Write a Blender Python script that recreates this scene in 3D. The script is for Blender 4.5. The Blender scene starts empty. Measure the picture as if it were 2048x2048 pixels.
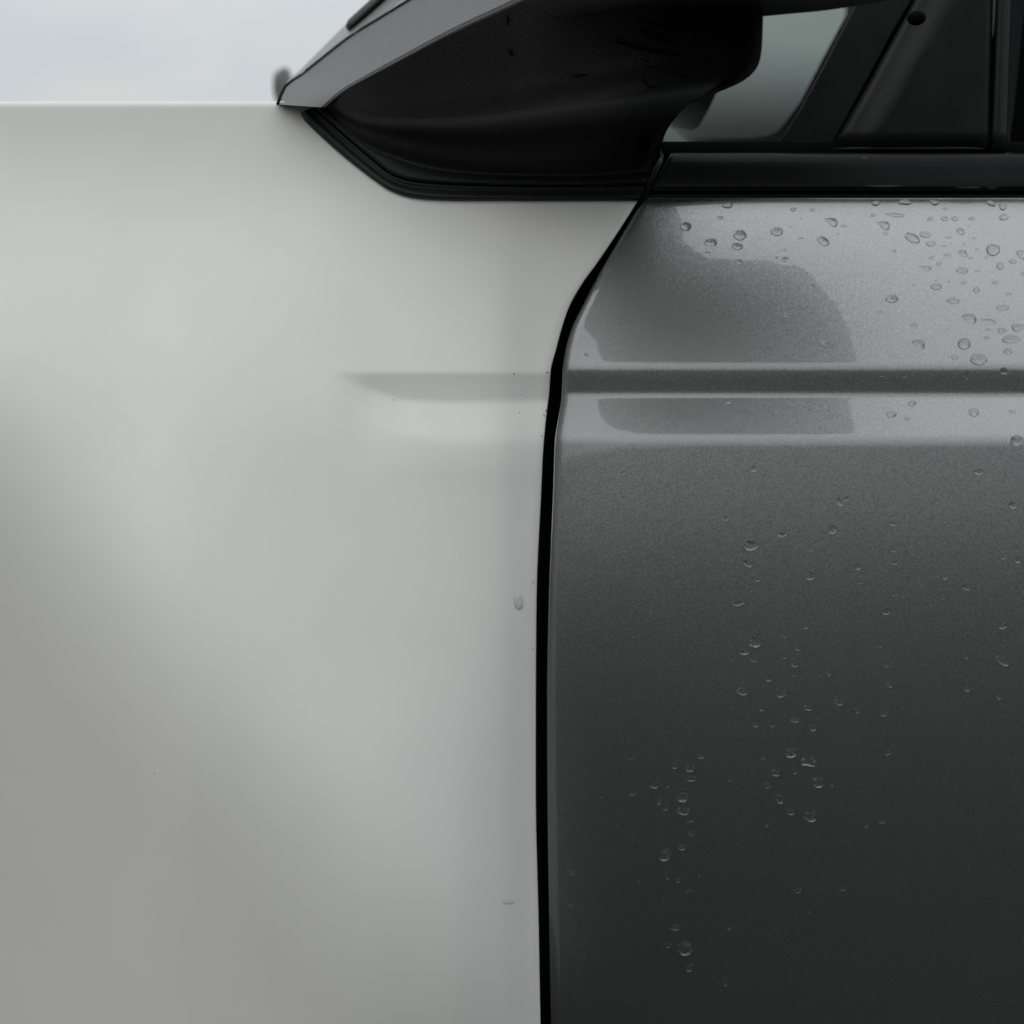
import bpy, bmesh, math, random
from mathutils import Vector, noise as mnoise
R = math.radians
scene = bpy.context.scene
COL = scene.collection

# ------------------------------------------------------------------ camera, sky, sun
CAM_Y, CAM_Z, FRAME = -0.80, 0.95, 0.45
S = FRAME / 2048.0
cam_d = bpy.data.cameras.new("camera"); cam = bpy.data.objects.new("camera", cam_d); COL.objects.link(cam)
cam.location = (0, CAM_Y, CAM_Z); cam.rotation_euler = (R(90), 0, 0)
cam_d.sensor_width = 36; cam_d.lens = 36 * 0.80 / FRAME
cam_d.clip_start = 0.02; cam_d.clip_end = 2000
cam_d.dof.use_dof = True; cam_d.dof.focus_distance = 0.80; cam_d.dof.aperture_fstop = 9.0
scene.camera = cam

SUN_EL, SUN_AZ = 32, 246          # ahead and to the left of the camera, behind thin cloud
w = bpy.data.worlds.new("World"); scene.world = w; w.use_nodes = True
nt = w.node_tree; nt.nodes.clear()
def N(t, ty, **kw):
    n = t.nodes.new(ty)
    for k, v in kw.items():
        if k.startswith('i_'):
            n.inputs[k[2:].replace('_', ' ')].default_value = v
        else: setattr(n, k, v)
    return n
out = N(nt, 'ShaderNodeOutputWorld'); bg = N(nt, 'ShaderNodeBackground')
sky = N(nt, 'ShaderNodeTexSky'); sky.sky_type = 'NISHITA'; sky.sun_disc = False
sky.sun_elevation = R(SUN_EL); sky.sun_rotation = R(SUN_AZ); sky.dust_density = 3.0
tc = N(nt, 'ShaderNodeTexCoord'); mp = N(nt, 'ShaderNodeMapping'); mp.inputs['Scale'].default_value = (1, 1, 2.2)
no = N(nt, 'ShaderNodeTexNoise'); no.inputs['Scale'].default_value = 9.0; no.inputs['Detail'].default_value = 2.5; no.inputs['Roughness'].default_value = 0.5
cr = N(nt, 'ShaderNodeValToRGB')
cr.color_ramp.elements[0].position = 0.34; cr.color_ramp.elements[0].color = (6.0, 6.45, 6.8, 1)
cr.color_ramp.elements[1].position = 0.66; cr.color_ramp.elements[1].color = (6.75, 6.95, 6.75, 1)
mx = N(nt, 'ShaderNodeMix', data_type='RGBA'); mx.inputs[0].default_value = 0.90
L = nt.links
L.new(tc.outputs['Generated'], mp.inputs['Vector']); L.new(mp.outputs[0], no.inputs['Vector'])
L.new(no.outputs['Fac'], cr.inputs[0]); L.new(sky.outputs[0], mx.inputs[6]); L.new(cr.outputs[0], mx.inputs[7])
# a cloud layer is brighter overhead than at the horizon (CIE overcast sky)
sx = N(nt, 'ShaderNodeSeparateXYZ'); L.new(tc.outputs['Generated'], sx.inputs[0])
mr = N(nt, 'ShaderNodeMapRange'); mr.inputs['From Min'].default_value = 0.2; mr.inputs['From Max'].default_value = 1
mr.inputs['To Min'].default_value = 1.0; mr.inputs['To Max'].default_value = 1.95
L.new(sx.outputs['Z'], mr.inputs['Value'])
vm = N(nt, 'ShaderNodeVectorMath', operation='SCALE'); L.new(mx.outputs[2], vm.inputs[0]); L.new(mr.outputs[0], vm.inputs['Scale'])
L.new(vm.outputs[0], bg.inputs['Color']); bg.inputs['Strength'].default_value = 0.10
L.new(bg.outputs[0], out.inputs[0])

sd = bpy.data.lights.new("sun", 'SUN'); sd.energy = 0.5; sd.angle = R(32); sd.color = (1, 0.99, 0.975)
so = bpy.data.objects.new("sun", sd); COL.objects.link(so)
dv = Vector((math.sin(R(SUN_AZ)) * math.cos(R(SUN_EL)), math.cos(R(SUN_AZ)) * math.cos(R(SUN_EL)), math.sin(R(SUN_EL))))
so.rotation_euler = dv.to_track_quat('Z', 'Y').to_euler()
vs = scene.view_settings
vs.view_transform = 'Standard'; vs.look = 'None'; vs.exposure = 0.0; vs.gamma = 1.0
scene.cycles.max_bounces = 8; scene.cycles.glossy_bounces = 5; scene.cycles.transmission_bounces = 6
scene.cycles.sample_clamp_indirect = 6

# ------------------------------------------------------------------ helpers
def P(u, v, y=0.0):
    """picture-plane measure (u right, v down, 2048 units = 0.45 m at y=0) laid out at depth y"""
    k = S * (1 + y / 0.80)
    return Vector(((u - 1024) * k, y, CAM_Z + (1024 - v) * k))
def interp(x, pts):
    if x <= pts[0][0]: return pts[0][1]
    for (a, fa), (b, fb) in zip(pts, pts[1:]):
        if x <= b:
            t = (x - a) / (b - a); return fa + (fb - fa) * t
    return pts[-1][1]
def crom(pts, n):
    """n points along a Catmull-Rom curve through pts"""
    P_ = [Vector(p) for p in pts]; P_ = [P_[0] * 2 - P_[1]] + P_ + [P_[-1] * 2 - P_[-2]]
    segs = len(P_) - 3; L_ = [(P_[i + 2] - P_[i + 1]).length for i in range(segs)]; T = sum(L_); res = []
    for k in range(n):
        d = T * k / (n - 1); i = 0
        while i < segs - 1 and d > L_[i]: d -= L_[i]; i += 1
        t = min(1, d / L_[i]) if L_[i] else 0
        a, b, c, e = P_[i:i + 4]
        res.append(0.5 * ((2 * b) + (c - a) * t + (2 * a - 5 * b + 4 * c - e) * t * t + (3 * b - a - 3 * c + e) * t ** 3))
    return res
def smooth(a, b, x):
    t = max(0, min(1, (x - a) / (b - a))); return t * t * (3 - 2 * t)
def link(name, me, mat, parent=None, sm=True):
    o = bpy.data.objects.new(name, me); COL.objects.link(o)
    if mat and not me.materials: me.materials.append(mat)
    if sm: me.shade_smooth()
    if parent:
        o.parent = parent
        o.matrix_parent_inverse = parent_world(parent).inverted()
    return o
def parent_world(p):
    from mathutils import Matrix
    m = Matrix.Translation(p.location)
    if p.parent: m = parent_world(p.parent) @ m
    return m
def grid(name, rows, mat, parent=None, close=False, cap=False):
    vs_, fs = [], []; n = len(rows[0])
    for r in rows: vs_ += [tuple(p) for p in r]
    for i in range(len(rows) - 1):
        for j in range(n - 1 + (1 if close else 0)):
            a = i * n + j; b = i * n + (j + 1) % n; fs.append((a, b, b + n, a + n))
    if cap:
        fs.append(tuple(range(n))[::-1]); fs.append(tuple(range((len(rows) - 1) * n, len(rows) * n)))
    me = bpy.data.meshes.new(name); me.from_pydata(vs_, [], fs); me.update()
    bm = bmesh.new(); bm.from_mesh(me); bmesh.ops.recalc_face_normals(bm, faces=bm.faces)
    # make open sheets face the viewer side (-Y)
    if not close and sum(f.normal.y * f.calc_area() for f in bm.faces) > 0:
        bmesh.ops.reverse_faces(bm, faces=bm.faces)
    bm.to_mesh(me); bm.free()
    return link(name, me, mat, parent)
def slab(name, poly, y, thick, mat, parent=None, bevel=0.0012, seg=2):
    """outline in picture measure at depth y, with real thickness and rounded edges"""
    bm = bmesh.new(); f = bm.faces.new([bm.verts.new(P(u, v, y if not callable(y) else y(u, v))) for u, v in poly])
    ex = bmesh.ops.extrude_face_region(bm, geom=[f])
    for g in ex['geom']:
        if isinstance(g, bmesh.types.BMVert): g.co.y += thick
    bmesh.ops.recalc_face_normals(bm, faces=bm.faces)
    if bevel: bmesh.ops.bevel(bm, geom=list(bm.edges), offset=bevel, segments=seg, affect='EDGES', profile=0.6)
    me = bpy.data.meshes.new(name); bm.to_mesh(me); bm.free()
    o = link(name, me, mat, parent, True)
    return o
def tube(name, pts, r, mat, parent=None, seg=8, taper=True):
    bm = bmesh.new(); rings = []
    n = len(pts)
    for i, p in enumerate(pts):
        d = (pts[min(i + 1, n - 1)] - pts[max(i - 1, 0)]).normalized()
        a = d.orthogonal().normalized(); b = d.cross(a)
        rr = r * (0.35 if taper and i in (0, n - 1) else 1)
        rings.append([bm.verts.new(p + (a * math.cos(t) + b * math.sin(t)) * rr) for t in [2 * math.pi * k / seg for k in range(seg)]])
    for A, B in zip(rings, rings[1:]):
        for k in range(seg): bm.faces.new((A[k], A[(k + 1) % seg], B[(k + 1) % seg], B[k]))
    bm.faces.new(rings[0][::-1]); bm.faces.new(rings[-1])
    bmesh.ops.recalc_face_normals(bm, faces=bm.faces)
    me = bpy.data.meshes.new(name); bm.to_mesh(me); bm.free()
    return link(name, me, mat, parent)

# ------------------------------------------------------------------ materials
def mat(name, color, rough=0.5, metal=0.0, coat=0.0, coat_rough=0.03, coat_ior=1.5, spec=0.5, bump=None, mottle=None):
    m = bpy.data.materials.new(name); m.use_nodes = True; t = m.node_tree
    b = t.nodes['Principled BSDF']
    b.inputs['Base Color'].default_value = (*color, 1); b.inputs['Roughness'].default_value = rough
    b.inputs['Metallic'].default_value = metal; b.inputs['Specular IOR Level'].default_value = spec
    b.inputs['Coat Weight'].default_value = coat; b.inputs['Coat Roughness'].default_value = coat_rough; b.inputs['Coat IOR'].default_value = coat_ior
    if bump or mottle:
        tc = N(t, 'ShaderNodeTexCoord')
    if mottle:
        sc, lo, hi = mottle
        n = N(t, 'ShaderNodeTexNoise'); n.inputs['Scale'].default_value = sc; n.inputs['Detail'].default_value = 5
        t.links.new(tc.outputs['Object'], n.inputs['Vector'])
        mr = N(t, 'ShaderNodeMapRange'); mr.inputs['From Min'].default_value = .3; mr.inputs['From Max'].default_value = .7
        mr.inputs['To Min'].default_value = lo; mr.inputs['To Max'].default_value = hi
        t.links.new(n.outputs['Fac'], mr.inputs['Value'])
        v = N(t, 'ShaderNodeVectorMath', operation='SCALE'); v.inputs[0].default_value = color
        t.links.new(mr.outputs[0], v.inputs['Scale']); t.links.new(v.outputs[0], b.inputs['Base Color'])
    if bump:
        kind, sc, dist, st = bump
        if kind == 'voronoi':
            n = N(t, 'ShaderNodeTexVoronoi'); n.feature = 'SMOOTH_F1'; o_ = n.outputs['Distance']
        else:
            n = N(t, 'ShaderNodeTexNoise'); n.inputs['Detail'].default_value = 3; o_ = n.outputs['Fac']
        n.inputs['Scale'].default_value = sc
        t.links.new(tc.outputs['Object'], n.inputs['Vector'])
        bp = N(t, 'ShaderNodeBump'); bp.inputs['Strength'].default_value = st; bp.inputs['Distance'].default_value = dist
        t.links.new(o_, bp.inputs['Height']); t.links.new(bp.outputs[0], b.inputs['Normal'])
    return m

def door_paint():
    m = bpy.data.materials.new("silver_metallic_paint"); m.use_nodes = True; t = m.node_tree; b = t.nodes['Principled BSDF']
    b.inputs['Metallic'].default_value = 1.0; b.inputs['Roughness'].default_value = 0.41
    b.inputs['Coat Weight'].default_value = 1.0; b.inputs['Coat Roughness'].default_value = 0.012; b.inputs['Coat IOR'].default_value = 1.78
    tc = N(t, 'ShaderNodeTexCoord')
    vo = N(t, 'ShaderNodeTexVoronoi'); vo.inputs['Scale'].default_value = 2600
    t.links.new(tc.outputs['Object'], vo.inputs['Vector'])
    # each flake has a brightness and a lean of its own
    hs = N(t, 'ShaderNodeSeparateColor'); t.links.new(vo.outputs['Color'], hs.inputs[0])
    mr = N(t, 'ShaderNodeMapRange'); mr.inputs['To Min'].default_value = 0.90; mr.inputs['To Max'].default_value = 1.10
    t.links.new(hs.outputs[0], mr.inputs['Value'])
    v = N(t, 'ShaderNodeVectorMath', operation='SCALE'); v.inputs[0].default_value = PAINT
    t.links.new(mr.outputs[0], v.inputs['Scale']); t.links.new(v.outputs[0], b.inputs['Base Color'])
    g = N(t, 'ShaderNodeNewGeometry')
    s = N(t, 'ShaderNodeVectorMath', operation='SUBTRACT'); s.inputs[1].default_value = (.5, .5, .5)
    t.links.new(vo.outputs['Color'], s.inputs[0])
    sc = N(t, 'ShaderNodeVectorMath', operation='SCALE'); sc.inputs['Scale'].default_value = 0.09
    t.links.new(s.outputs[0], sc.inputs[0])
    ad = N(t, 'ShaderNodeVectorMath', operation='ADD'); t.links.new(g.outputs['Normal'], ad.inputs[0]); t.links.new(sc.outputs[0], ad.inputs[1])
    nm = N(t, 'ShaderNodeVectorMath', operation='NORMALIZE'); t.links.new(ad.outputs[0], nm.inputs[0])
    t.links.new(nm.outputs[0], b.inputs['Normal'])
    # coat keeps the smooth normal with the faintest orange peel
    n2 = N(t, 'ShaderNodeTexNoise'); n2.inputs['Scale'].default_value = 160; t.links.new(tc.outputs['Object'], n2.inputs['Vector'])
    bp = N(t, 'ShaderNodeBump'); bp.inputs['Strength'].default_value = 0.10; bp.inputs['Distance'].default_value = 0.00004
    t.links.new(n2.outputs['Fac'], bp.inputs['Height']); t.links.new(bp.outputs[0], b.inputs['Coat Normal'])
    return m
PAINT = (0.385, 0.382, 0.376)
M_door = door_paint()
M_fender = mat("satin_grey_paint", (0.76, 0.754, 0.722), rough=0.36, spec=0.5, mottle=(25, 0.985, 1.015))
M_plastic = mat("grained_black_plastic", (0.007, 0.007, 0.007), rough=0.42, spec=0.26, bump=('voronoi', 1100, 0.0003, 0.5))
M_skylit = mat("skylit_grey_plastic", (0.060, 0.060, 0.059), rough=0.46, spec=0.45, bump=('voronoi', 1000, 0.0004, 0.9))  # same plastic as the arm, base colour lightened to stand for skylight on it
M_rubber = mat("black_rubber", (0.010, 0.012, 0.0115), rough=0.42, spec=0.3, mottle=(60, .8, 1.25))
M_gloss = mat("satin_black_trim", (0.009, 0.009, 0.009), rough=0.28, spec=0.16, mottle=(40, .8, 1.2))
M_trim = mat("black_window_trim", (0.010, 0.010, 0.010), rough=0.38, spec=0.14, mottle=(80, .8, 1.3))
M_cap = mat("silver_mirror_cap_paint", (0.17, 0.17, 0.17), rough=0.5, metal=0.6, coat=.2, coat_rough=.02)
M_pill = mat("grey_pillar_plastic", (0.14, 0.145, 0.14), rough=0.6)
M_void = mat("dark_inner_metal", (0.004, 0.004, 0.004), rough=0.9, spec=0.05)
M_cabin = mat("dark_cabin_lining", (0.012, 0.012, 0.013), rough=0.9, spec=0.1, mottle=(20, .7, 1.3))
M_print = mat("dull_black_marking", (0.006, 0.006, 0.006), rough=0.8, spec=0.1)
M_grime = mat("grey_grime", (0.10, 0.10, 0.09), rough=0.9)
M_ground = mat("wet_asphalt", (0.015, 0.015, 0.0155), rough=0.9, spec=0.10, mottle=(6, .75, 1.25), bump=('noise', 60, 0.01, 0.5))
mw = bpy.data.materials.new("rain_water"); mw.use_nodes = True; b = mw.node_tree.nodes['Principled BSDF']
b.inputs['Base Color'].default_value = (1, 1, 1, 1); b.inputs['Transmission Weight'].default_value = 1; b.inputs['IOR'].default_value = 1.333; b.inputs['Roughness'].default_value = 0
M_water = mw
mf = bpy.data.materials.new("thin_water_film"); mf.use_nodes = True; t = mf.node_tree; t.nodes.clear()
o_ = N(t, 'ShaderNodeOutputMaterial'); tr = N(t, 'ShaderNodeBsdfTransparent'); gl = N(t, 'ShaderNodeBsdfGlossy'); gl.inputs['Roughness'].default_value = 0.03
fr = N(t, 'ShaderNodeFresnel'); fr.inputs['IOR'].default_value = 1.333; ms = N(t, 'ShaderNodeMixShader')
t.links.new(fr.outputs[0], ms.inputs[0]); t.links.new(tr.outputs[0], ms.inputs[1]); t.links.new(gl.outputs[0], ms.inputs[2]); t.links.new(ms.outputs[0], o_.inputs[0])
M_film = mf
# tinted quarter glass: pane that lets through about a third; its tint deepens towards the lower edge
mg = bpy.data.materials.new("tinted_glass"); mg.use_nodes = True; t = mg.node_tree; t.nodes.clear()
o_ = N(t, 'ShaderNodeOutputMaterial'); tr = N(t, 'ShaderNodeBsdfTransparent'); gl = N(t, 'ShaderNodeBsdfGlossy'); gl.inputs['Roughness'].default_value = 0.02
fr = N(t, 'ShaderNodeFresnel'); fr.inputs['IOR'].default_value = 1.16; ms = N(t, 'ShaderNodeMixShader')
tcg = N(t, 'ShaderNodeTexCoord'); sz = N(t, 'ShaderNodeSeparateXYZ'); t.links.new(tcg.outputs['Object'], sz.inputs[0])
rp = N(t, 'ShaderNodeMapRange'); rp.inputs['From Min'].default_value = CAM_Z + 0.158; rp.inputs['From Max'].default_value = CAM_Z + 0.225
rp.inputs['To Min'].default_value = 0.20; rp.inputs['To Max'].default_value = 0.88; rp.interpolation_type = 'SMOOTHSTEP'
t.links.new(sz.outputs['Z'], rp.inputs['Value'])
vc = N(t, 'ShaderNodeVectorMath', operation='SCALE'); vc.inputs[0].default_value = (0.61, 0.65, 0.63)
t.links.new(rp.outputs[0], vc.inputs['Scale']); t.links.new(vc.outputs[0], tr.inputs['Color'])
t.links.new(fr.outputs[0], ms.inputs[0]); t.links.new(tr.outputs[0], ms.inputs[1]); t.links.new(gl.outputs[0], ms.inputs[2]); t.links.new(ms.outputs[0], o_.inputs[0])
M_glass = mg

# ------------------------------------------------------------------ setting
bm = bmesh.new(); bmesh.ops.create_grid(bm, x_segments=40, y_segments=40, size=400)
me = bpy.data.meshes.new("ground"); bm.to_mesh(me); bm.free()
ground = link("ground", me, M_ground, None, False); ground['kind'] = 'structure'

# ------------------------------------------------------------------ the car
car = bpy.data.objects.new("car", None); COL.objects.link(car); car.location = (0, 0, 0)
car['label'] = 'car with satin pale grey front fender and silver metallic door, black mirror above'
car['category'] = 'car'

# gap edges: fender edge / door edge in picture measure
FE = [(180, 1262), (330, 1284), (395, 1278), (404, 1274), (461, 1238), (525, 1195), (565, 1166), (612, 1139), (660, 1122.5), (703, 1111), (737, 1102), (787, 1098),
      (838, 1092), (905, 1086), (1000, 1081.5), (1155, 1074), (1310, 1072), (1466, 1071.5), (1639, 1072), (1838, 1077), (2048, 1081), (2250, 1087)]
DE = [(180, 1410), (330, 1337), (380, 1300), (407, 1284), (422, 1273), (485, 1235), (548, 1198), (606, 1168), (646, 1148), (686, 1134), (730, 1126), (765, 1124.5), (797, 1123),
      (834, 1117), (878, 1110), (939, 1107.5), (1000, 1105.5), (1140, 1099.5), (1264, 1096), (1404, 1094), (1639, 1095), (1838, 1098), (2048, 1102), (2250, 1108)]
def smcurve(tab, lo=180, hi=2260, step=4):
    c = crom([(a, b, 0) for a, b in tab], 700); d = [(p.x, p.y) for p in c]
    return d
FEc, DEc = smcurve(FE), smcurve(DE)
fe = lambda v: interp(v, FEc); de = lambda v: interp(v, DEc)

# depth of the door skin from its tilt (degrees, + = faces up)
DT = [(380, 28), (450, 26), (535, 22.3), (640, 17.6), (722, 14.5), (730, 8), (744, -8), (760, -10), (781, -9.5), (792, 5), (798, 19), (830, 18.5), (868, 16.5), (876, 9), (890, -1.1),
      (1000, -2.4), (1200, -6.5), (1500, -11), (1800, -14), (2260, -16)]
Y_BELT = 0.027
def build_depth(tf, v0=397, lo=180, hi=2270, st=1.0):
    d = {}; y = Y_BELT; v = v0
    while v <= hi:
        d[round(v)] = y; y -= math.tan(R(tf(v + .5))) * S * st; v += st
    y = Y_BELT; v = v0
    while v >= lo:
        d[round(v)] = y; y += math.tan(R(tf(v - .5))) * S * st; v -= st
    return d
DD = build_depth(lambda v: interp(v, DT))
def look(d, v):
    v = max(181, min(2268, v)); a = math.floor(v); f = v - a; return d[a] * (1 - f) + d[a + 1] * f
def door_y(u, v):
    y = look(DD, v)
    x = (u - 1650) * S
    y += x * x / (2 * 2.6)
    e = u - de(v)
    if e < 260: y += (0.0022 - 0.0016 * smooth(880, 1300, v)) * ((260 - max(e, 0)) / 260) ** 2
    if e < 24: y += 0.0009 * ((24 - max(e, 0)) / 24) ** 3
    return y
def densify(lo, hi, dense, st, dst):
    v = lo; r = []
    while v < hi:
        r.append(v); v += dst if any(a <= v < b for a, b in dense) else st
    r.append(hi); return r
VR = densify(398, 2240, [(398, 412), (716, 806), (860, 900)], 9, 1.6)
EO = [0, .4, 1, 1.8, 3, 4.5, 6.5, 9, 12, 16, 20, 25, 31, 38, 46, 56, 70]
while EO[-1] < 1150: EO.append(EO[-1] + 26)
def door_row(v, dy=0, vv=None):
    e = de(v); row = []
    y0 = door_y(e, v)
    for k, (du, dd) in enumerate([(9, 30), (5, 12), (1.6, 7), (.5, 4.2), (.1, 1.8)]):   # folded flange going in
        row.append(P(e + du * .5, v if vv is None else vv, y0 + dy + dd * S * 2.2 + 0.0006))
    for o in EO:
        u = e + o; row.append(P(u, v if vv is None else vv, door_y(u, v) + dy + 0.0006 * max(0, 1 - o / 3) ** 2))
    return row
rows = []
for k in range(7):                                # rolled upper hem under the moulding
    a = (6 - k) / 6 * 88; rr = 5.0
    rows.append(door_row(398, dy=rr * S * (1 - math.cos(R(a))) * 1.0 + (0.012 if k == 0 else 0), vv=398 - rr * math.sin(R(a))))
for v in VR[1:]: rows.append(door_row(v))
door = grid("front_door", rows, M_door, car)
door['label'] = 'glossy silver metallic door with raindrops'

# fender skin: lightness wanted -> tilt, integrated down each column
UB = [-220, 0, 200, 400, 700, 900, 1000, 1080, 1300]
VB = [200, 230, 330, 400, 500, 650, 740, 830, 900, 1000, 1100, 1300, 1600, 1800, 2000, 2260]
TB = {  # tilt degrees on columns of UB
 200: [8, 8, 8, 8, 8, 8, 8, 8, 8],
 230: [8, 8, 8, 8, 8, 8, 8, 8, 8],
 330: [15, 15, 15, 15, 20, 24, 26, 26, 24],
 400: [20, 21, 21, 22, 28, 32, 33, 31, 28],
 500: [24, 25, 26, 29, 30, 32, 32, 30, 26],
 650: [21, 23, 25, 28, 27, 28, 28, 26, 23],
 740: [17, 19, 21, 24, 25, 26, 26, 24, 22],
 830: [15, 16, 18, 21, 20, 22, 22, 20, 18],
 900: [14, 15, 16, 18, 15, 12, 11, 10, 10],
 1000: [13, 14, 15, 16, 14, 10, 8, 7, 7],
 1100: [13, 14, 15, 15, 14, 10, 8, 6, 6],
 1300: [13, 14, 14, 14, 13, 9, 5, 2, 2],
 1600: [13, 13, 13, 13, 12, 8, 4, 1, 1],
 1800: [13, 13, 13, 13, 12, 8, 4, 1, 1],
 2000: [13, 13, 13, 13, 12, 8, 4, 1, 1],
 2260: [13, 13, 13, 13, 12, 8, 4, 1, 1]}
def cubic_tab(x, xs, f):
    i = 0
    while i < len(xs) - 2 and x > xs[i + 1]: i += 1
    x0, x1 = xs[i], xs[i + 1]; t = max(0, min(1, (x - x0) / (x1 - x0)))
    fm = f(max(i - 1, 0)); f0 = f(i); f1 = f(i + 1); fp = f(min(i + 2, len(xs) - 1))
    xm = xs[max(i - 1, 0)]; xp = xs[min(i + 2, len(xs) - 1)]
    h = x1 - x0; m0 = (f1 - fm) / (x1 - xm) * h; m1 = (fp - f0) / (xp - x0) * h
    return (2 * t**3 - 3 * t**2 + 1) * f0 + (t**3 - 2 * t**2 + t) * m0 + (-2 * t**3 + 3 * t**2) * f1 + (t**3 - t**2) * m1
def fend_tilt(u, v):
    t = cubic_tab(v, VB, lambda j: cubic_tab(u, UB, lambda i: TB[VB[j]][i]))
    c_ = 930 + 1.18 * max(u, -100)                # the skin tucks under along a diagonal above the wheel arch
    t -= 32 * smooth(c_ - 400, c_ + 380, v) * smooth(560, 900, v)
    return t
def crease_tilt(u, v):
    t = 0.0
    # pressed feature line that starts at u=660 and deepens towards the gap
    bot = interp(u, [(655, 748), (700, 764), (745, 782), (800, 801), (900, 806), (1100, 802)])
    if u > 655:
        k = smooth(655, 800, u)
        t += -(26 * min(1, .35 + k)) * smooth(738, 752, v) * (1 - smooth(bot - 9, bot + 7, v)) * smooth(650, 700, u)
        s1 = interp(u, [(655, 790), (800, 868), (900, 884), (1100, 882)])
        t += (4 + 8 * k) * k * smooth(bot - 6, bot + 12, v) * (1 - smooth(s1 - 16, s1 + 12, v))
        t += -3.5 * k * smooth(s1 - 10, s1 + 16, v) * (1 - smooth(s1 + 30, s1 + 140, v))
    return t
US = list(range(-220, 640, 40)) + list(range(640, 1320, 14))
FD = {u: build_depth(lambda v, u=u: fend_tilt(u, v), st=1.0) for u in US}
for u in US:
    if u > 650:                                   # the pressed line, flowing back into the plain skin below it
        cd = build_depth(lambda v, u=u: crease_tilt(u, v), st=1.0)
        res = cd[1200] - Y_BELT
        for v in cd: FD[u][v] += cd[v] - Y_BELT - res * smooth(750, 950, v)
def fend_y(u, v):
    u = max(US[0], min(US[-1] - .01, u)); i = 0
    lo, hi = 0, len(US) - 1
    while hi - lo > 1:
        m = (lo + hi) // 2
        if US[m] <= u: lo = m
        else: hi = m
    f = (u - US[lo]) / (US[hi] - US[lo]); y = look(FD[US[lo]], v) * (1 - f) + look(FD[US[hi]], v) * f
    y += ((u - 1000) * S) ** 2 / (2 * 3.5)
    e = fe(v) - u
    if e < 22: y += 0.0009 * ((22 - max(e, 0)) / 22) ** 3
    return y
V0 = 215
VF = densify(V0, 2240, [(730, 900)], 9, 3)
NF = 150
def frow(v):
    e = fe(v); row = []
    for k in range(NF):
        a = k / (NF - 1); u = -210 + (e + 210) * (1 - (1 - a) ** 1.35 * 1.0)
        row.append((u, v))
    row += [(e - 16, v), (e - 9, v), (e - 5, v), (e - 2.2, v), (e - .8, v), (e, v)]
    return sorted(set(row))
rows = []
base = frow(V0)
def fpts(fr, v):
    r = [P(u, v, fend_y(u, v) + 0.0005 * max(0, 1 - (fe(v) - u) / 2.5) ** 2) for u, _ in fr]
    e = fe(v); y = fend_y(e, v)
    for du, dd in [(.1, .0012), (.5, .003), (2, .006), (4, .012), (6, .022)]: r.append(P(e - du, v, y + dd))
    return r
b0 = fpts(base, V0)
arc = []
r0 = 0.0042; t0 = 8
for k in range(1, 17):                            # shoulder rolls over onto the flat top
    a = t0 + (86 - t0) * k / 16
    dy = r0 * (math.cos(R(t0)) - math.cos(R(a))); dz = r0 * (math.sin(R(a)) - math.sin(R(t0)))
    arc.append((dy, dz))
ly, lz = arc[-1]
for q in (0.01, 0.04, 0.12, 0.3, 0.7, 1.3): arc.append((ly + q, lz + q * math.tan(R(2.5))))
for dy, dz in reversed(arc): rows.append([p + Vector((0, dy, dz)) for p in b0])
rows.append(b0)
for v in VF[1:]: rows.append(fpts(frow(v), v))
fender = grid("front_fender", rows, M_fender, car)
fender['label'] = 'clean satin pale grey fender with a short pressed line'

# dark body behind the shut line
slab("inner_body_panel", [(900, 300), (1420, 300), (1420, 2250), (900, 2250)], 0.062, 0.004, M_void, car, bevel=0)
rub = [P(1318 - 0, 420, 0.050)]
tube("door_weatherstrip", [P(interp(v, [(a, b + 2) for a, b in FE]) + 12, v, door_y(de(v), v) + 0.020) for v in range(420, 2240, 40)], 0.0032, M_void, door, taper=False)

# ------------------------------------------------------------------ belt moulding, seal
def mould(name, prof, ue, m, parent, left):
    rows = []
    for v, y in prof:
        l = left(v); us = [l, l + 2, l + 6] + list(range(int(l) + 20, ue, 60)) + [ue]
        n = 18; us = [l + [0, .0015, .005, .012][k] * (ue - l) if k < 4 else l + (ue - l) * (0.012 + .988 * (k - 3) / (n - 4)) for k in range(n)]
        r = []
        for k, u in enumerate(us):
            yy = y + ((u - 1650) * S) ** 2 / 5.2
            if k == 0: yy += 0.0022
            elif k == 1: yy += 0.0006
            r.append(P(u, v, yy))
        r.insert(0, P(l + 1, v, y + 0.016))
        rows.append(r)
    return grid(name, rows, m, parent)
mould("belt_moulding", [(306, .044), (305.6, .031), (306, .0272), (307.5, .0255), (311, .0243), (318, .0235), (326, .0229), (340, .0226), (360, .0224), (372, .0222), (377, .0224), (380, .0234), (381.5, .0262), (381.5, .040)],
      2260, M_gloss, door, lambda v: 1341 - (v - 306) * 0.52 - 0.0)
mould("lower_seal", [(376, .045), (380, .0315), (386, .0292), (391, .0286), (394.5, .0290), (396, .0310), (396, .044)], 2260, M_rubber, door, lambda v: 1300 - (v - 380) * .5)
mould("glass_seal", [(283, .050), (283.5, .041), (287, .0385), (300, .0372), (306, .0370), (312, .0372), (312, .046)], 2260, M_void, door, lambda v: 1322.)
# upright lip of the door's front seal running up beside the mirror base
tube("shut_line_seal", [P(u, v, y) for u, v, y in [(1278, 412, .034), (1290, 394, .031), (1306, 360, .028), (1320, 328, .029), (1326, 308, .032)]], 0.0016, M_rubber, door)

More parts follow.
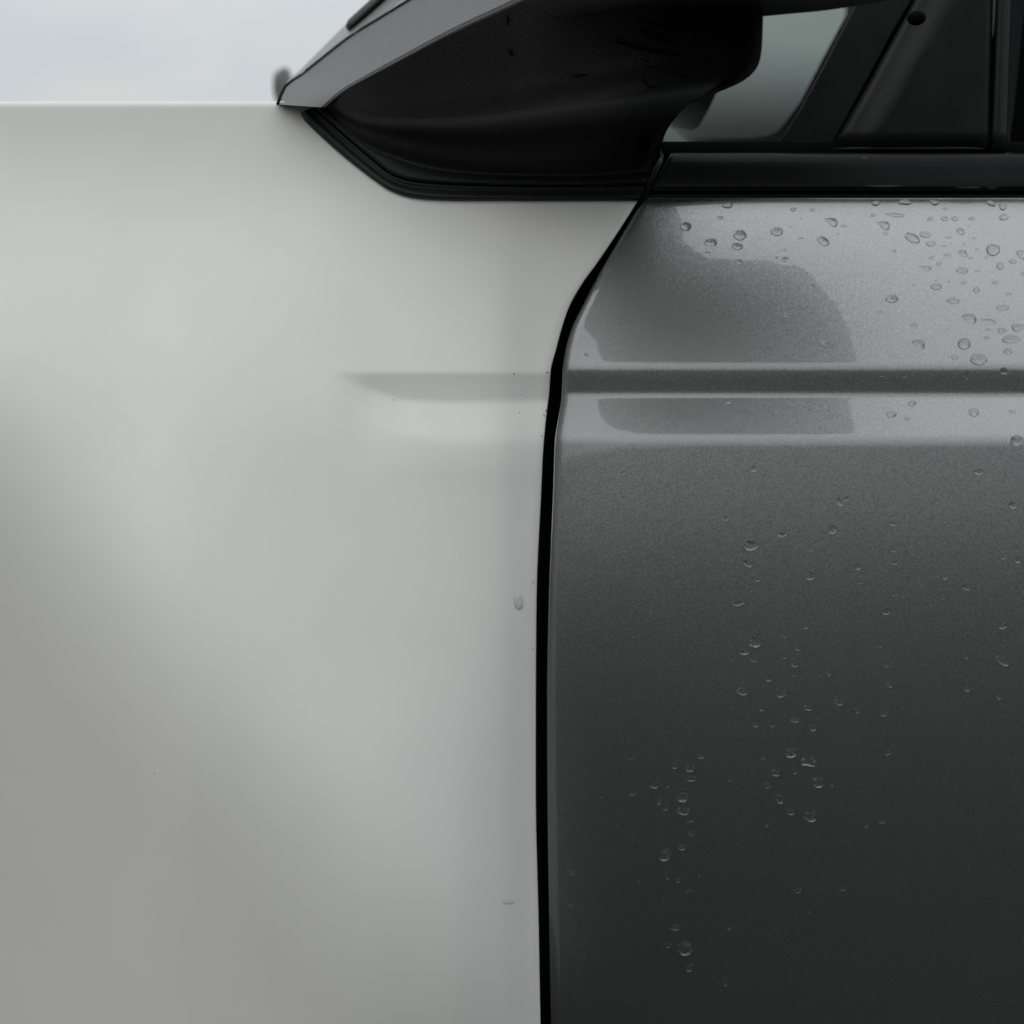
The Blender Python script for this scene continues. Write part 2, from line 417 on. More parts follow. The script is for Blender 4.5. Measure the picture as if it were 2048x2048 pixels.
# ------------------------------------------------------------------ window surround
EX = bpy.data.objects.new  # shorthand
slab("window_frame_bar", [(1541, 318), (1566, 272), (1600, 218), (1641, 142), (1694, 40), (1760, -90), (1880, -90), (1790, 60), (1712, 205), (1652, 318)], 0.040, 0.006, M_trim, door, bevel=0.0014, seg=3)
slab("glass_run_channel", [(1640, 318), (1716, 184), (1776, 72), (1860, -90), (1880, -90), (1800, 66), (1728, 200), (1664, 318)], 0.043, 0.006, M_void, door, bevel=0.0006)
def trimy(u, v): return 0.037
# corner cover with a soft crown: built as a curved sheet with rolled edges
rows = []
for k in range(22):
    v = 301 - k * 20
    l = interp(v, [(-200, 1935), (30, 1812), (72, 1789), (184, 1727), (303, 1657)])
    r = []
    for j in range(26):
        a = j / 25; u = l + (1985 - 0 + (0) - l) * a
        d = u - l
        y = 0.0385 - 0.0030 * (1 - math.exp(-d / 5.0)) - 0.0075 * smooth(0, 95, d) + 0.010 * smooth(60, 330, d) * 0.35
        y += 0.006 * smooth(0.95, 1, a)
        if k == 0: y += 0.004
        r.append(P(u, v, y))
    r.insert(0, P(l + .5, v, 0.046))
    rows.append(r)
grid("corner_cover", rows, M_trim, door)
tube("corner_cover_rib", [P(u, 297.5 + (0 if u > 1700 else .8), .0315) for u in range(1668, 1985, 30)], 0.0009, M_gloss, door)
tube("front_upright_seal", [P(1996 + (300 - v) * 0.03, v, .036) for v in range(304, -100, -40)], 0.0042, M_rubber, door, taper=False)
slab("door_window", [(2018, 312), (2030, 220), (2060, -90), (2400, -90), (2400, 312)], 0.047, 0.004, M_void, door, bevel=0.0006)
slab("quarter_window", [(1290, 306), (1290, -90), (1800, -90), (1600, 306)], 0.052, 0.0032, M_glass, door, bevel=0.0)
slab("window_clip", [(1330, 190), (1440, 170), (1424, 205), (1405, 238), (1392, 246), (1350, 240)], 0.17, 0.02, M_void, door, bevel=0.001)
# cabin beyond: lining with the far side's opening, dashboard top
lin = 0.33
op = [(1150, 276), (1330, 277), (1500, 276), (1535, 272), (1556, 262), (1574, 240), (1600, 205), (1643, 122), (1692, 30), (1730, -60), (1150, -60)]
outr = [(1150, 420), (1330, 420), (1500, 420), (1700, 420), (1900, 400), (2250, 300), (2400, 205), (2400, 122), (2400, 30), (2400, -200), (1150, -200)]
rows = []
for dy, use in ((0.0, outr), (0.0, op), (0.02, op)):
    rows.append([P(u, v, lin + dy) for u, v in use])
grid("cabin_lining", rows, M_cabin, car, close=True)
slab("cabin_side_lining", [(1700, 420), (2700, 420), (2700, -300), (1700, -300)], 0.75, 0.02, M_cabin, car, bevel=0)
slab("dashboard", [(1100, 302), (1700, 302), (1700, 500), (1100, 500)], 0.24, 0.08, M_cabin, car, bevel=0.002)
slab("sail_filler", [(1200, 405), (1200, 250), (1345, 237), (1330, 268), (1322, 296), (1318, 345), (1290, 396)], 0.044, 0.003, M_void, door, bevel=0)

# ------------------------------------------------------------------ door mirror
mirror = bpy.data.objects.new("side_mirror", None); COL.objects.link(mirror); mirror.parent = car
mirror.location = P(1150, 200, 0.02) - car.location
YB = lambda u, v: fend_y(min(u, 1270), max(v, 230))
C_out = [(601, 224), (609, 242), (655, 286), (702, 326), (764, 373), (795, 388), (826, 396), (888, 400.5), (1000, 401.5), (1100, 402), (1200, 402), (1276, 402)]
C_in = [(628, 214), (660, 244), (700, 280), (745, 319), (779, 346), (805, 357), (830, 362.5), (900, 368), (1000, 371), (1100, 372), (1200, 372), (1292, 369)]
C_fold = [(653, 213), (672, 236), (696, 263), (722, 284), (752, 300), (800, 318), (850, 333), (920, 344), (1000, 349), (1100, 351), (1200, 350), (1306, 340)]
NS = 60
def c2(pts): return [(p.x, p.y) for p in crom([(a, b, 0) for a, b in pts], NS)]
co, ci, cf = c2(C_out), c2(C_in), c2(C_fold)
base_y = lambda u, v: YB(u, v)
rows = []
for t, off in [(0, +.004), (0, -.0004), (.06, -.0022), (.16, -.0034), (.32, -.0040), (.5, -.0036), (.66, -.0028), (.74, -.0030), (.84, -.0042), (.94, -.0040), (1.0, -.0024), (1.0, .003)]:
    rows.append([P(a[0] + (b_[0] - a[0]) * t, a[1] + (b_[1] - a[1]) * t, base_y(a[0] + (b_[0] - a[0]) * t, a[1] + (b_[1] - a[1]) * t) + off) for a, b_ in zip(co, ci)])
grid("mirror_gasket", rows, M_rubber, mirror)
# arm: foot lip, underside, front face - one skin
def foldy(s, u, v): return base_y(u, v) - 0.0062 - 0.001 * s
crest = [(650, 215, .0205), (690, 181, .014), (724, 161, .006), (810, 115, -.012), (904, 65, -.032), (1012, 15, -.055), (1120, -35, -.078), (1260, -95, -.098), (1400, -140, -.105), (1530, -170, -.100)]
right = [(1306, 340, .017), (1322, 285, .010), (1347, 240, -.008), (1384, 204, -.044), (1440, 183, -.065), (1486, 162, -.074), (1512, 138, -.079), (1522, 108, -.082), (1525, 60, -.087), (1527, -20, -.092), (1530, -100, -.096), (1530, -170, -.100)]
foldp = [Vector((u, v, foldy(k / (NS - 1), u, v))) for k, (u, v) in enumerate(cf)]
foldp[-1] = Vector(right[0])
cre = crom(crest, NS); NT = 44
rt = crom(right, NT); lf = [foldp[0].lerp(cre[0], k / (NT - 1)) for k in range(NT)]
def coons(i, j):
    s = i / (NS - 1); t = j / (NT - 1)
    a = foldp[i] * (1 - t) + cre[i] * t; b_ = lf[j] * (1 - s) + rt[j] * s
    c = foldp[0] * (1 - s) * (1 - t) + foldp[-1] * s * (1 - t) + cre[0] * (1 - s) * t + cre[-1] * s * t
    p = a + b_ - c
    p.z += 0.0035 * math.sin(math.pi * t) * math.sin(math.pi * min(1, s * 1.3))   # hollow near the foot
    return p
rows = []
rows.append([P(a[0], a[1], base_y(*a) + .003) for a in ci])
rows.append([P(a[0], a[1], base_y(*a) - .0046) for a in ci])
for t in (.12, .35, .65, .9):
    rows.append([P(a[0] + (b_.x - a[0]) * t, a[1] + (b_.y - a[1]) * t, (base_y(*a) - .0056) * (1 - t) + b_.z * t - 0.0006 * math.sin(math.pi * t)) for a, b_ in zip(ci, foldp)])
for j in range(NT): rows.append([P(*coons(i, j)) for i in range(NS)])
NSPLIT = len(rows)
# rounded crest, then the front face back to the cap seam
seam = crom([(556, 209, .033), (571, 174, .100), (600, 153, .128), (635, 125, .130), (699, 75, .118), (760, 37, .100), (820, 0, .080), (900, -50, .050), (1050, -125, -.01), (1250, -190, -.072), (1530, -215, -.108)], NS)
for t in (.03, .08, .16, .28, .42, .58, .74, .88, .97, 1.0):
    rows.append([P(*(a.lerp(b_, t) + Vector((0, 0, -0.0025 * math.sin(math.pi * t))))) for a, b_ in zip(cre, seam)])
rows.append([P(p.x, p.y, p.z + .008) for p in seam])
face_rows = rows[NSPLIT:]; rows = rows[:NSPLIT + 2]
face = grid("arm_upper_face", face_rows, M_skylit, mirror); face['label'] = 'grained upper face of the arm, coloured lighter as skylit'
arm = grid("mirror_arm", rows, M_plastic, mirror)
arm['label'] = 'grained black plastic mirror arm, dark underneath'
# right-hand rounded end of the arm turning back towards the glass
rows = []
for k, (sh, dy) in enumerate([(0, 0), (.5, .0015), (-1.5, .004), (-7, .007), (-22, .010), (-60, .013), (-120, .016)]):
    rows.append([P(p.x + sh, p.y, p.z + dy) for p in rt])
grid("arm_end", rows, M_plastic, mirror)
# cap above the seam, a hair proud of it
top = crom([(560, 192, .075), (572, 166, .14), (600, 140, .17), (640, 100, .18), (697, 44, .18), (780, -25, .16), (860, -85, .13), (1000, -160, .05), (1200, -220, -.04), (1400, -240, -.09), (1530, -240, -.112)], NS)
rows = [[P(p.x - 1.3, p.y - 2.6, p.z + .008) for p in seam]]
for t in (0, .02, .08, .25, .5, .75, 1.0):
    rows.append([P(*((a + Vector((-1.3, -2.6, 0))).lerp(b_, t) + Vector((0, 0, -0.0012 - .004 * math.sin(math.pi * t))))) for a, b_ in zip(seam, top)])
rows.append([P(p.x + 14, p.y + 14, p.z + .02) for p in top])
grid("mirror_cap", rows, M_cap, mirror)
tube("cap_seam", [P(p.x - .7, p.y - 1.5, p.z + .001) for p in seam], .0007, M_void, mirror, taper=False)
# head: plan outline in mm (x, y), rises above the frame
plan = [(76, -54), (92, -58), (106, -62), (117, -67), (126, -72), (137, -82), (146, -91), (157, -107), (168, -130), (178, -159), (192, -190), (202, -214), (198, -230), (170, -236), (110, -234),
        (60, -226), (36, -214), (18, -198), (12, -172), (12, -148), (6, -130), (2, -104), (8, -78), (20, -52), (50, -44)]
zb = lambda x, y: CAM_Z + 0.199 - 0.10 * max(0, -0.064 - y) * 0.8
pl = [(p.x / 1000, p.y / 1000) for p in crom([(a, b_, 0) for a, b_ in plan + [plan[0]]], 91)][:-1]
cx = sum(p[0] for p in pl) / len(pl); cy = sum(p[1] for p in pl) / len(pl)
rows = []
for sh, dz in [(.80, .0), (.90, .0002), (.955, .0012), (.985, .004), (1.0, .010), (1.0, .03), (.99, .06), (.96, .10), (.86, .13), (.5, .145)]:
    rows.append([Vector((cx + (x - cx) * sh, min(cy + (y - cy) * sh, -.050 - dz * 1.0), zb(x, y) + dz)) for x, y in pl])
grid("mirror_housing", rows, M_plastic, mirror, close=True, cap=True)
# arm core joining head and foot (keeps the arm solid seen in the door's reflection)
core = [(50, 20), (68, 17), (70, 0), (71, -19), (73, -36), (77, -54), (74, -80), (60, -95), (44, -90), (40, -60), (42, -20)]
cp = [(p.x / 1000, p.y / 1000) for p in crom([(a, b_, 0) for a, b_ in core + [core[0]]], 41)][:-1]
rows = []
for z_ in (.202, .206, .22, .25):
    rows.append([Vector((x * 1.0, y, CAM_Z + z_ + 0.0)) for x, y in cp])
grid("arm_core", rows, M_plastic, mirror, close=True, cap=True)
# marks moulded into the underside
def on_arm(u, v):
    best = None
    for i in range(0, NS - 1):
        for j in range(0, NT - 1):
            p = coons(i, j)
            d = (p.x - u) ** 2 + (p.y - v) ** 2
            if best is None or d < best[0]: best = (d, p, coons(i + 1, j), coons(i, j + 1))
    d, p, q, r_ = best
    # linear step in the two directions
    a, b_ = q - p, r_ - p; det = a.x * b_.y - a.y * b_.x
    s_ = ((u - p.x) * b_.y - (v - p.y) * b_.x) / det; t_ = (a.x * (v - p.y) - a.y * (u - p.x)) / det
    return p.z + a.z * s_ + b_.z * t_
def strip(name, pts, r, m=None):
    tube(name, [P(u, v, on_arm(u, v) - .0001) for u, v in pts], r, m or M_print, mirror, seg=6)
strip("moulded_frame_edge", [(1270, 38), (1300, 47), (1340, 55), (1375, 61), (1396, 66)], .0008)
strip("moulded_frame_edge", [(1231, 78), (1236, 86), (1262, 93), (1300, 102), (1340, 108), (1358, 110)], .0008)
strip("moulded_frame_edge", [(1358, 109), (1374, 96), (1390, 80), (1397, 68)], .00035)
strip("moulded_symbol", [(1276, 71), (1292, 66), (1300, 71)], .0017)
strip("moulded_symbol", [(1288, 73), (1310, 77), (1332, 81), (1342, 86)], .0017)
strip("moulded_symbol", [(1316, 76), (1317, 64)], .0006)
for a, b_ in (((1282, 118), (1298, 125)), ((1286, 138), (1312, 133)), ((1352, 152), (1372, 155))): strip("moulded_character", [a, b_], .0007)
strip("moulded_character", [(1291, 148), (1286, 163), (1296, 173), (1308, 176), (1318, 168)], .0004)
strip("underside_screw_mark", [(1012, 30), (1016, 40), (1014, 50)], .0008)
strip("underside_screw_mark", [(1012, 98), (1020, 106), (1026, 112)], .0010)
strip("underside_screw_mark", [(1128, 149), (1150, 152), (1172, 150)], .0008)
# lower pivot button under the head
bm = bmesh.new(); bmesh.ops.create_uvsphere(bm, u_segments=24, v_segments=14, radius=.0040)
for v_ in bm.verts: v_.co.x *= 1.05; v_.co.z *= .8
me = bpy.data.meshes.new("pivot_button"); bm.to_mesh(me); bm.free()
pb = link("pivot_button", me, M_void, mirror); pb.matrix_parent_inverse.identity()
pb.location = P(1833, 36, 0.010) - (mirror.location + car.location)

# far-side mirror peeking over the fender top
bm = bmesh.new(); bmesh.ops.create_icosphere(bm, subdivisions=4, radius=1)
for v_ in bm.verts:
    c = v_.co; c.x = math.copysign(abs(c.x) ** .8, c.x); c.z = math.copysign(abs(c.z) ** .8, c.z)
    c.x *= .008; c.y *= .04; c.z *= .016
    if c.x > 0: c.z += c.x * 1.1
me = bpy.data.meshes.new("far_mirror"); bm.to_mesh(me); bm.free()
fm = link("far_side_mirror", me, M_pill, car); fm.matrix_parent_inverse.identity(); fm.location = P(566, 180, 0.95) - car.location
# windscreen pillar foot behind the mirror cap (dark strip against the sky)
slab("windscreen_pillar", [(690, 50), (696, 38), (738, 0), (790, -60), (830, -60), (757, 0), (706, 46), (694, 53)], 0.13, 0.01, M_pill, car, bevel=0.001)

# grime and chips along the shut line
random.seed(5)
def fpt(u, v, d=.0): return P(u, v, fend_y(u, v) - d)
def speck(u, v, w_, h_, m, yf=None):
    y = (yf or fend_y)(u, v)
    bm = bmesh.new(); bmesh.ops.create_icosphere(bm, subdivisions=2, radius=1)
    for v_ in bm.verts:
        c = v_.co; k = 1 + .35 * mnoise.noise(c * 1.7 + Vector((u, v, 0))); c *= k
        c.x *= w_ * S; c.z *= h_ * S; c.y *= .00022
    me = bpy.data.meshes.new("speck"); bm.to_mesh(me); bm.free()
    o = link("paint_chip", me, m, fender); 
    o.location = P(u, v, y)
    o.matrix_parent_inverse = parent_world(fender).inverted()
for u, v, a, b_ in [(1092, 822, 1.2, 2.2), (1088, 832, 1.0, 3.4), (1083, 872, .9, 2.6), (1044, 789, .9, 1.2), (1039, 826, 1.2, 1.2),
                    (1094, 745, 3, 1.2), (1028, 748, 1.6, 1.6), (788, 800, 1.3, 1.2), (309, 1547, 1.1, 1.1), (1066, 1165, .9, 1.6), (1066, 1297, .8, 1.8)]:
    speck(u, max(v, 222) if v < 215 else v, a, b_, M_grime)
# ------------------------------------------------------------------ raindrops
RAW = []
def Z(ox, oy, k, lst, zone):
    for it in lst:
        zx, zy, w_, h_ = it[:4]; sh = it[4] if len(it) > 4 else ''
        RAW.append((ox + zx / k, oy + zy / k, w_ / k, h_ / k, sh))
Z(1050, 350, 2.972, [(957, 305, 66, 54, 'R'), (1105, 403, 72, 56, 'D'), (1278, 357, 78, 62, 'P'), (1262, 423, 64, 46), (1274, 514, 46, 28), (1160, 254, 34, 20), (1204, 180, 64, 38),
 (1083, 461, 40, 12), (1497, 335, 78, 52), (1543, 500, 48, 28), (1495, 491, 20, 12), (1538, 447, 30, 10), (1595, 205, 38, 22), (1710, 208, 38, 20), (1645, 262, 20, 8), (1580, 308, 20, 8),
 (1642, 378, 38, 12), (1822, 275, 74, 56, 'T'), (1770, 390, 72, 62, 'T'), (1893, 303, 36, 14), (1860, 350, 22, 8), (1703, 662, 40, 30), (1565, 832, 62, 34), (1775, 993, 48, 40, 'T'),
 (1207, 1362, 40, 22), (1680, 1388, 40, 22), (1358, 1745, 40, 40), (585, 1770, 34, 24), (370, 1065, 30, 24), (1910, 1925, 30, 30)], 'A')
Z(1700, 380, 5.0833, [(262, 135, 84, 56), (558, 125, 125, 62), (862, 128, 96, 56), (968, 188, 46, 26), (450, 252, 205, 52, 'L'), (232, 255, 54, 36), (345, 352, 130, 92, 'T'), (360, 440, 50, 34),
 (630, 485, 158, 112, 'T'), (765, 452, 120, 66), (820, 543, 102, 62), (445, 622, 40, 34), (820, 290, 62, 40), (962, 290, 80, 46), (1068, 290, 76, 50), (1238, 288, 70, 38), (1122, 418, 84, 80, 'T'),
 (1210, 365, 26, 18), (998, 480, 72, 26), (1262, 488, 40, 24), (1290, 600, 44, 24), (955, 570, 50, 20), (1148, 638, 86, 84, 'T'), (992, 660, 62, 34), (1228, 690, 44, 24), (828, 688, 58, 36),
 (908, 748, 60, 44), (765, 790, 138, 50, 'L'), (1145, 815, 115, 72), (1295, 820, 60, 22), (1438, 832, 40, 14), (1455, 608, 142, 126, 'R'), (1383, 680, 34, 34), (1525, 768, 76, 80),
 (1658, 725, 84, 50), (1740, 650, 100, 110, 'T'), (1430, 135, 92, 70, 'T'), (1553, 165, 76, 86), (1565, 275, 92, 72), (1152, 940, 66, 30), (1480, 938, 76, 38), (1285, 1015, 70, 60),
 (1618, 1055, 58, 32), (878, 980, 118, 72), (425, 1105, 128, 88, 'P'), (1048, 1125, 132, 62), (1555, 1195, 140, 58), (303, 1240, 84, 30), (1215, 1300, 150, 106, 'T'), (1408, 1330, 150, 56, 'L'),
 (650, 1375, 70, 38), (1540, 1425, 92, 60), (1705, 1395, 132, 84), (1408, 1418, 56, 28), (990, 1410, 36, 14), (1638, 1515, 175, 92), (700, 1562, 138, 98, 'T'), (1162, 1562, 134, 120, 'R'),
 (1388, 1500, 60, 34), (1608, 1638, 84, 66), (1065, 1700, 80, 50), (1308, 1722, 172, 120, 'P'), (1565, 1840, 90, 80), (1190, 1880, 50, 90), (555, 1890, 60, 40), (330, 1885, 70, 30), (1757, 850, 40, 40)], 'B')
Z(1550, 350, 3.22, [(883, 1468, 48, 42), (748, 1540, 70, 44), (848, 1568, 34, 30), (1280, 1527, 72, 54), (1527, 1522, 44, 26), (1557, 1712, 86, 78, 'R'), (1310, 1912, 60, 42), (408, 1385, 20, 20), (210, 1500, 30, 20)], 'C')
Z(1300, 950, 2.576, [(975, 137, 34, 46, 'T'), (1868, 154, 36, 40), (390, 222, 32, 26), (942, 280, 42, 48), (1246, 250, 40, 24), (680, 308, 50, 24), (520, 362, 70, 58), (498, 452, 54, 42, 'T'),
 (828, 385, 26, 14), (1255, 388, 26, 24), (1258, 450, 36, 22), (1073, 470, 28, 42), (1893, 436, 34, 36), (1818, 425, 30, 18), (827, 520, 50, 42), (555, 540, 30, 18), (1521, 524, 28, 32),
 (1080, 555, 30, 14), (1630, 578, 42, 32), (1262, 616, 30, 14), (1508, 633, 24, 18), (458, 660, 66, 38, 'L2'), (563, 657, 22, 12), (1215, 702, 44, 38), (802, 780, 26, 32), (1817, 775, 44, 36),
 (690, 825, 36, 24), (540, 858, 68, 60, 'R'), (483, 902, 52, 54), (762, 890, 34, 30), (533, 950, 36, 24), (690, 938, 24, 16), (1182, 884, 30, 14), (1627, 935, 28, 26), (1815, 955, 62, 60, 'T'),
 (745, 975, 42, 26), (1216, 978, 28, 22), (610, 1045, 36, 36), (738, 1028, 24, 14), (920, 1022, 28, 24), (475, 1108, 62, 52), (1236, 1078, 36, 30), (675, 1125, 50, 42), (1630, 1095, 32, 42),
 (1797, 1142, 32, 28), (973, 1165, 50, 44), (813, 1195, 42, 40), (1068, 1212, 28, 28), (1203, 1228, 34, 32), (576, 1205, 26, 24), (746, 1258, 48, 34), (545, 1285, 36, 26), (632, 1288, 32, 20),
 (840, 1300, 44, 36), (724, 1425, 66, 62, 'R'), (815, 1480, 76, 64, 'D'), (262, 1448, 40, 26), (583, 1455, 30, 18), (205, 1508, 54, 40), (124, 1495, 40, 34), (212, 1562, 48, 32), (648, 1530, 46, 44),
 (746, 1525, 34, 28), (866, 1578, 60, 64, 'R'), (605, 1595, 36, 38), (938, 1594, 22, 22), (22, 1590, 50, 50), (410, 1565, 24, 22), (45, 1672, 40, 44), (165, 1650, 68, 66, 'R'), (80, 1715, 30, 24),
 (666, 1665, 52, 50), (172, 1730, 62, 42), (722, 1732, 46, 38), (828, 1752, 72, 66, 'R'), (610, 1808, 30, 14), (1225, 1428, 32, 34), (1195, 1787, 30, 18), (1115, 1810, 30, 14), (488, 1590, 28, 12)], 'D')
Z(1050, 1350, 2.768, [(175, 178, 40, 14), (285, 477, 30, 9), (590, 460, 44, 12), (710, 438, 36, 11), (418, 672, 40, 11), (595, 655, 44, 20), (165, 900, 24, 14), (235, 975, 48, 12, 'L2'), (255, 1085, 34, 34, 'T'),
 (770, 988, 76, 78, 'R'), (868, 950, 48, 36), (790, 1105, 34, 50), (848, 1130, 34, 32), (905, 1190, 40, 18), (510, 835, 34, 12), (915, 805, 40, 20), (920, 875, 34, 26), (885, 1510, 84, 78, 'R'),
 (790, 1495, 32, 30), (830, 1395, 56, 34), (910, 1615, 52, 50), (1105, 1700, 36, 44), (1130, 1400, 30, 18), (1510, 1190, 46, 34), (1758, 1180, 34, 32), (1575, 1312, 18, 20), (1340, 830, 30, 18),
 (250, 1270, 24, 18), (248, 1363, 26, 8), (250, 1655, 30, 10)], 'E')
nd = len(RAW)
RAW.append((1037, 1203, 17, 34, 'F')); RAW.append((1016, 1804, 25, 7, 'F2'))
RAW.append((1768, 372, 118, 9, 'M')); RAW.append((1937, 375, 62, 8, 'M')); RAW.append((1984, 375, 32, 7, 'M')); RAW.append((1728, 317, 16, 7, 'M2'))

rnd_ = random.Random(31)
for cx_, cy_, sx_, sy_, n_ in [(1480, 1120, 130, 120, 9), (1560, 1420, 140, 110, 9), (1330, 1640, 110, 150, 8), (1850, 1180, 140, 190, 9), (1880, 520, 130, 110, 10), (1130, 1720, 22, 160, 6)]:
    for q in range(n_):
        u_, v_ = rnd_.gauss(cx_, sx_ * .6), rnd_.gauss(cy_, sy_ * .6)
        if u_ < de(v_) + 14 or u_ > 2044 or 740 > v_ > 715: continue
        RAW.append((u_, v_, rnd_.uniform(4, 8), rnd_.uniform(3, 6), 'S'))
def outline(sh, k, n=28):
    rnd = random.Random(k * 7 + 1); pts = []
    a2, p2, a3, p3 = rnd.uniform(.02, .10), rnd.uniform(0, 6), rnd.uniform(.02, .11), rnd.uniform(0, 6)
    for i in range(n):
        t = 2 * math.pi * i / n; x, z = math.cos(t), math.sin(t)
        r = 1 + a2 * math.cos(2 * t + p2) + a3 * math.cos(3 * t + p3)
        if sh in ('', 'R', 'F', 'F2', 'M', 'M2', 'S'):
            if sh == 'R': r = 1 + .025 * math.cos(3 * t + p3)
            z2 = z * (1.0 if z < 0 else .92); x2 = x
        elif sh == 'D': x2 = x * 1.02; z2 = z if z > -.45 else -.52 - .18 * x
        elif sh == 'P':
            r = 1 + .06 * math.cos(5 * t + 1.3); x2, z2 = x, z
        elif sh == 'T':                          # tear leaning down to the right, tail up on the left
            x2 = x; z2 = z * (.30 + .70 * math.sqrt(max(0, (x + 1) / 2))) - .38 * x - .04; r *= 1.02
        elif sh == 'L': x2 = x; z2 = z * (.72 + .25 * math.sin(2.5 * x)) - .42 * x
        elif sh == 'L2': x2 = x; z2 = z * .65 + .4 * x
        pts.append((x2 * r, z2 * r))
    return pts
def cap_h(r, th=R(66)):
    s_, c_ = 1 / math.sin(th), 1 / math.tan(th)
    return (math.sqrt(s_ * s_ - r * r) - c_) / (s_ - c_)
ring_t = [(0.0, 0.0)] + [(r, cap_h(r)) for r in (1.0, .97, .91, .82, .68, .5, .26)]
ring_low = [(0.0, 0.0), (1.0, .0), (.985, .20), (.95, .40), (.88, .61), (.76, .80), (.58, .93), (.34, .99)]
drops = []
def drop(u, v, w_, h_, sh, k):
    on_f = sh in ('F', 'F2'); onm = sh in ('M', 'M2')
    if onm: yf = (lambda a, b_: (.0226 if sh == 'M' else .0236) + ((a - 1650) * S) ** 2 / 5.2)
    else: yf = fend_y if on_f else door_y
    p0 = P(u, v, yf(u, v)); e = 1.5
    du = P(u + e, v, yf(u + e, v)) - P(u - e, v, yf(u - e, v)); dz = P(u, v - e, yf(u, v - e)) - P(u, v + e, yf(u, v + e))
    n = du.normalized().cross(dz.normalized()).normalized()
    if n.y > 0: n = -n
    ol = outline(sh, k); low_door = v >= 900; RT = ring_low if low_door else ring_t
    m = min(w_, h_) * S; rnd = random.Random(k + 99)
    fl = (.34 if sh == 'R' else rnd.uniform(.25, .32)) * (.72 if v < 900 else 1) * (0.5 if sh == 'F' else 1.6 if onm else 1)
    H = m * fl * (1.0 + .25 * smooth(900, 1100, v))
    if sh in('L', 'T'): H *= 1.15
    sag = .26 if low_door else .12
    lean = (0.5 if sh == 'R' else 0.72) if v < 900 else 0.08
    verts, faces = [], []; nseg = len(ol)
    for r, h in RT[1:]:
        for (x, z) in ol:
            uu = u + x * r * w_ / 2; vv = v - z * r * h_ / 2 + sag * (1 - r) * h_ / 2
            verts.append(P(uu, vv, yf(uu, vv)) + n * (H * h * (1 - lean * z * r)) - p0)
    low = len(verts)
    for (x, z) in ol:
        uu = u + x * w_ / 2; vv = v - z * h_ / 2
        verts.append(P(uu, vv, yf(uu, vv)) - n * .00025 - p0)
    top_i = len(verts); verts.append(P(u, v + sag * h_ / 2, yf(u, v + sag * h_ / 2)) + n * H - p0)
    bot_i = len(verts); verts.append(-n * .0006)
    nr = len(RT) - 1
    for q in range(nr - 1):
        for s_ in range(nseg):
            a = q * nseg + s_; b_ = q * nseg + (s_ + 1) % nseg; faces.append((a, b_, b_ + nseg, a + nseg))
    for s_ in range(nseg):
        t_ = (s_ + 1) % nseg
        faces.append(((nr - 1) * nseg + s_, (nr - 1) * nseg + t_, top_i))
        faces.append((low + s_, low + t_, t_, s_)); faces.append((low + t_, low + s_, bot_i))
    me = bpy.data.meshes.new("raindrop"); me.from_pydata([tuple(q) for q in verts], [], faces); me.update()
    bm = bmesh.new(); bm.from_mesh(me); bmesh.ops.recalc_face_normals(bm, faces=bm.faces); bm.to_mesh(me); bm.free()
    o = link("raindrop", me, M_film if on_f else M_water); o.location = p0
    o['category'] = 'raindrop'; o['group'] = 'raindrops on the car'
    drops.append((o, u, v, w_, h_, sh))
for k, (u, v, w_, h_, sh) in enumerate(RAW):
    if u - w_ / 2 < 2060: drop(u, v, w_, h_, sh, k)

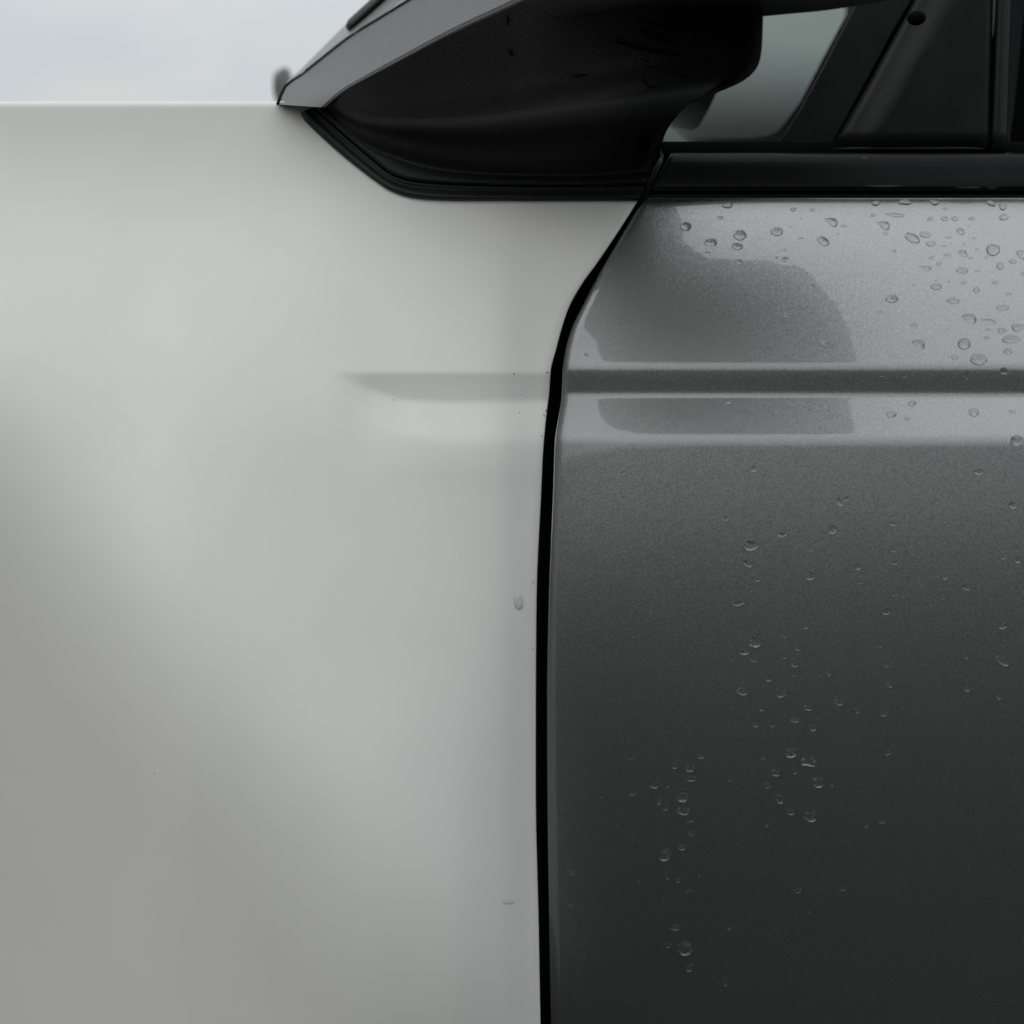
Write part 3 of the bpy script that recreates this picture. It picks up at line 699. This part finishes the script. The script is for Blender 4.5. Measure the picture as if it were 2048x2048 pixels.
# labels: place first by band of the car, then by look, then by nearest big drop
def band(u, v, sh):
    if sh == 'F': return 'tall pale raindrop on the grey fender beside the shut line'
    if sh == 'F2': return 'faint speck of water low on the grey fender near the shut line' if v > 1500 else 'tiny water speck on the grey fender below its pressed line'
    if sh == 'S': return f'tiny fleck of rain {vert(v)}, {horz(u)}'
    if sh == 'M2': return 'small wet bead on the top edge of the black belt moulding'
    if sh == 'M':
        return 'long flat bead of water on the lower edge of the black moulding' if u < 1850 else ('medium flat water bead on the moulding edge, right of the long bead' if u < 1960 else 'shortest flat water bead on the moulding edge, at its right end')
    return None
def vert(v):
    if v < 425: return 'just below the black moulding'
    if v < 500: return 'high on the door shoulder'
    if v < 600: return 'halfway down the door shoulder'
    if v < 735: return 'low on the door shoulder'
    if v < 795: return 'in the dark door crease'
    if v < 885: return 'on the bright strip'
    if v < 1150: return 'below the bright strip'
    if v < 1450: return 'midway down the dark door'
    if v < 1700: return 'low on the dark door'
    return 'near the bottom of the dark door'
def horz(u):
    return interp_name(u, [(1250, 'beside the shut line'), (1400, 'left of centre'), (1550, 'in the middle'), (1700, 'right of the middle'), (1850, 'towards the right'), (1960, 'well to the right'), (3000, 'at the right edge')])
def interp_name(x, tab):
    for a, n in tab:
        if x < a: return n
def look_word(w_, h_, sh):
    m = math.sqrt(w_ * h_)
    size = 'large' if m > 23 else 'medium' if m > 15 else 'small' if m > 9 else 'tiny'
    s_ = {'R': 'round', 'D': 'flat-bottomed', 'P': 'angular', 'T': 'teardrop-shaped', 'L': 'long slanted', 'L2': 'slanted'}.get(sh)
    if not s_: s_ = 'wide flat' if w_ > 2.2 * h_ else 'oval' if w_ > 1.3 * h_ else 'upright' if h_ > 1.15 * w_ else 'roundish'
    return size, s_
cells = {}
for it in drops:
    o, u, v, w_, h_, sh = it; b_ = band(u, v, sh)
    if b_: o['label'] = b_; continue
    size, s_ = look_word(w_, h_, sh)
    cells.setdefault((size, s_, vert(v), horz(u)), []).append(it)
for (size, s_, ve, ho), its in cells.items():
    its.sort(key=lambda t_: t_[1])
    names = [''] if len(its) == 1 else ['left ', 'right '] if len(its) == 2 else ['leftmost ', 'middle ', 'rightmost '] if len(its) == 3 else ['leftmost ', 'second ', 'third ', 'fourth ', 'fifth ', 'sixth ']
    for k, it in enumerate(its):
        it[0]['label'] = names[min(k, len(names) - 1)] + f'{size} {s_} raindrop {ve}, {ho}'
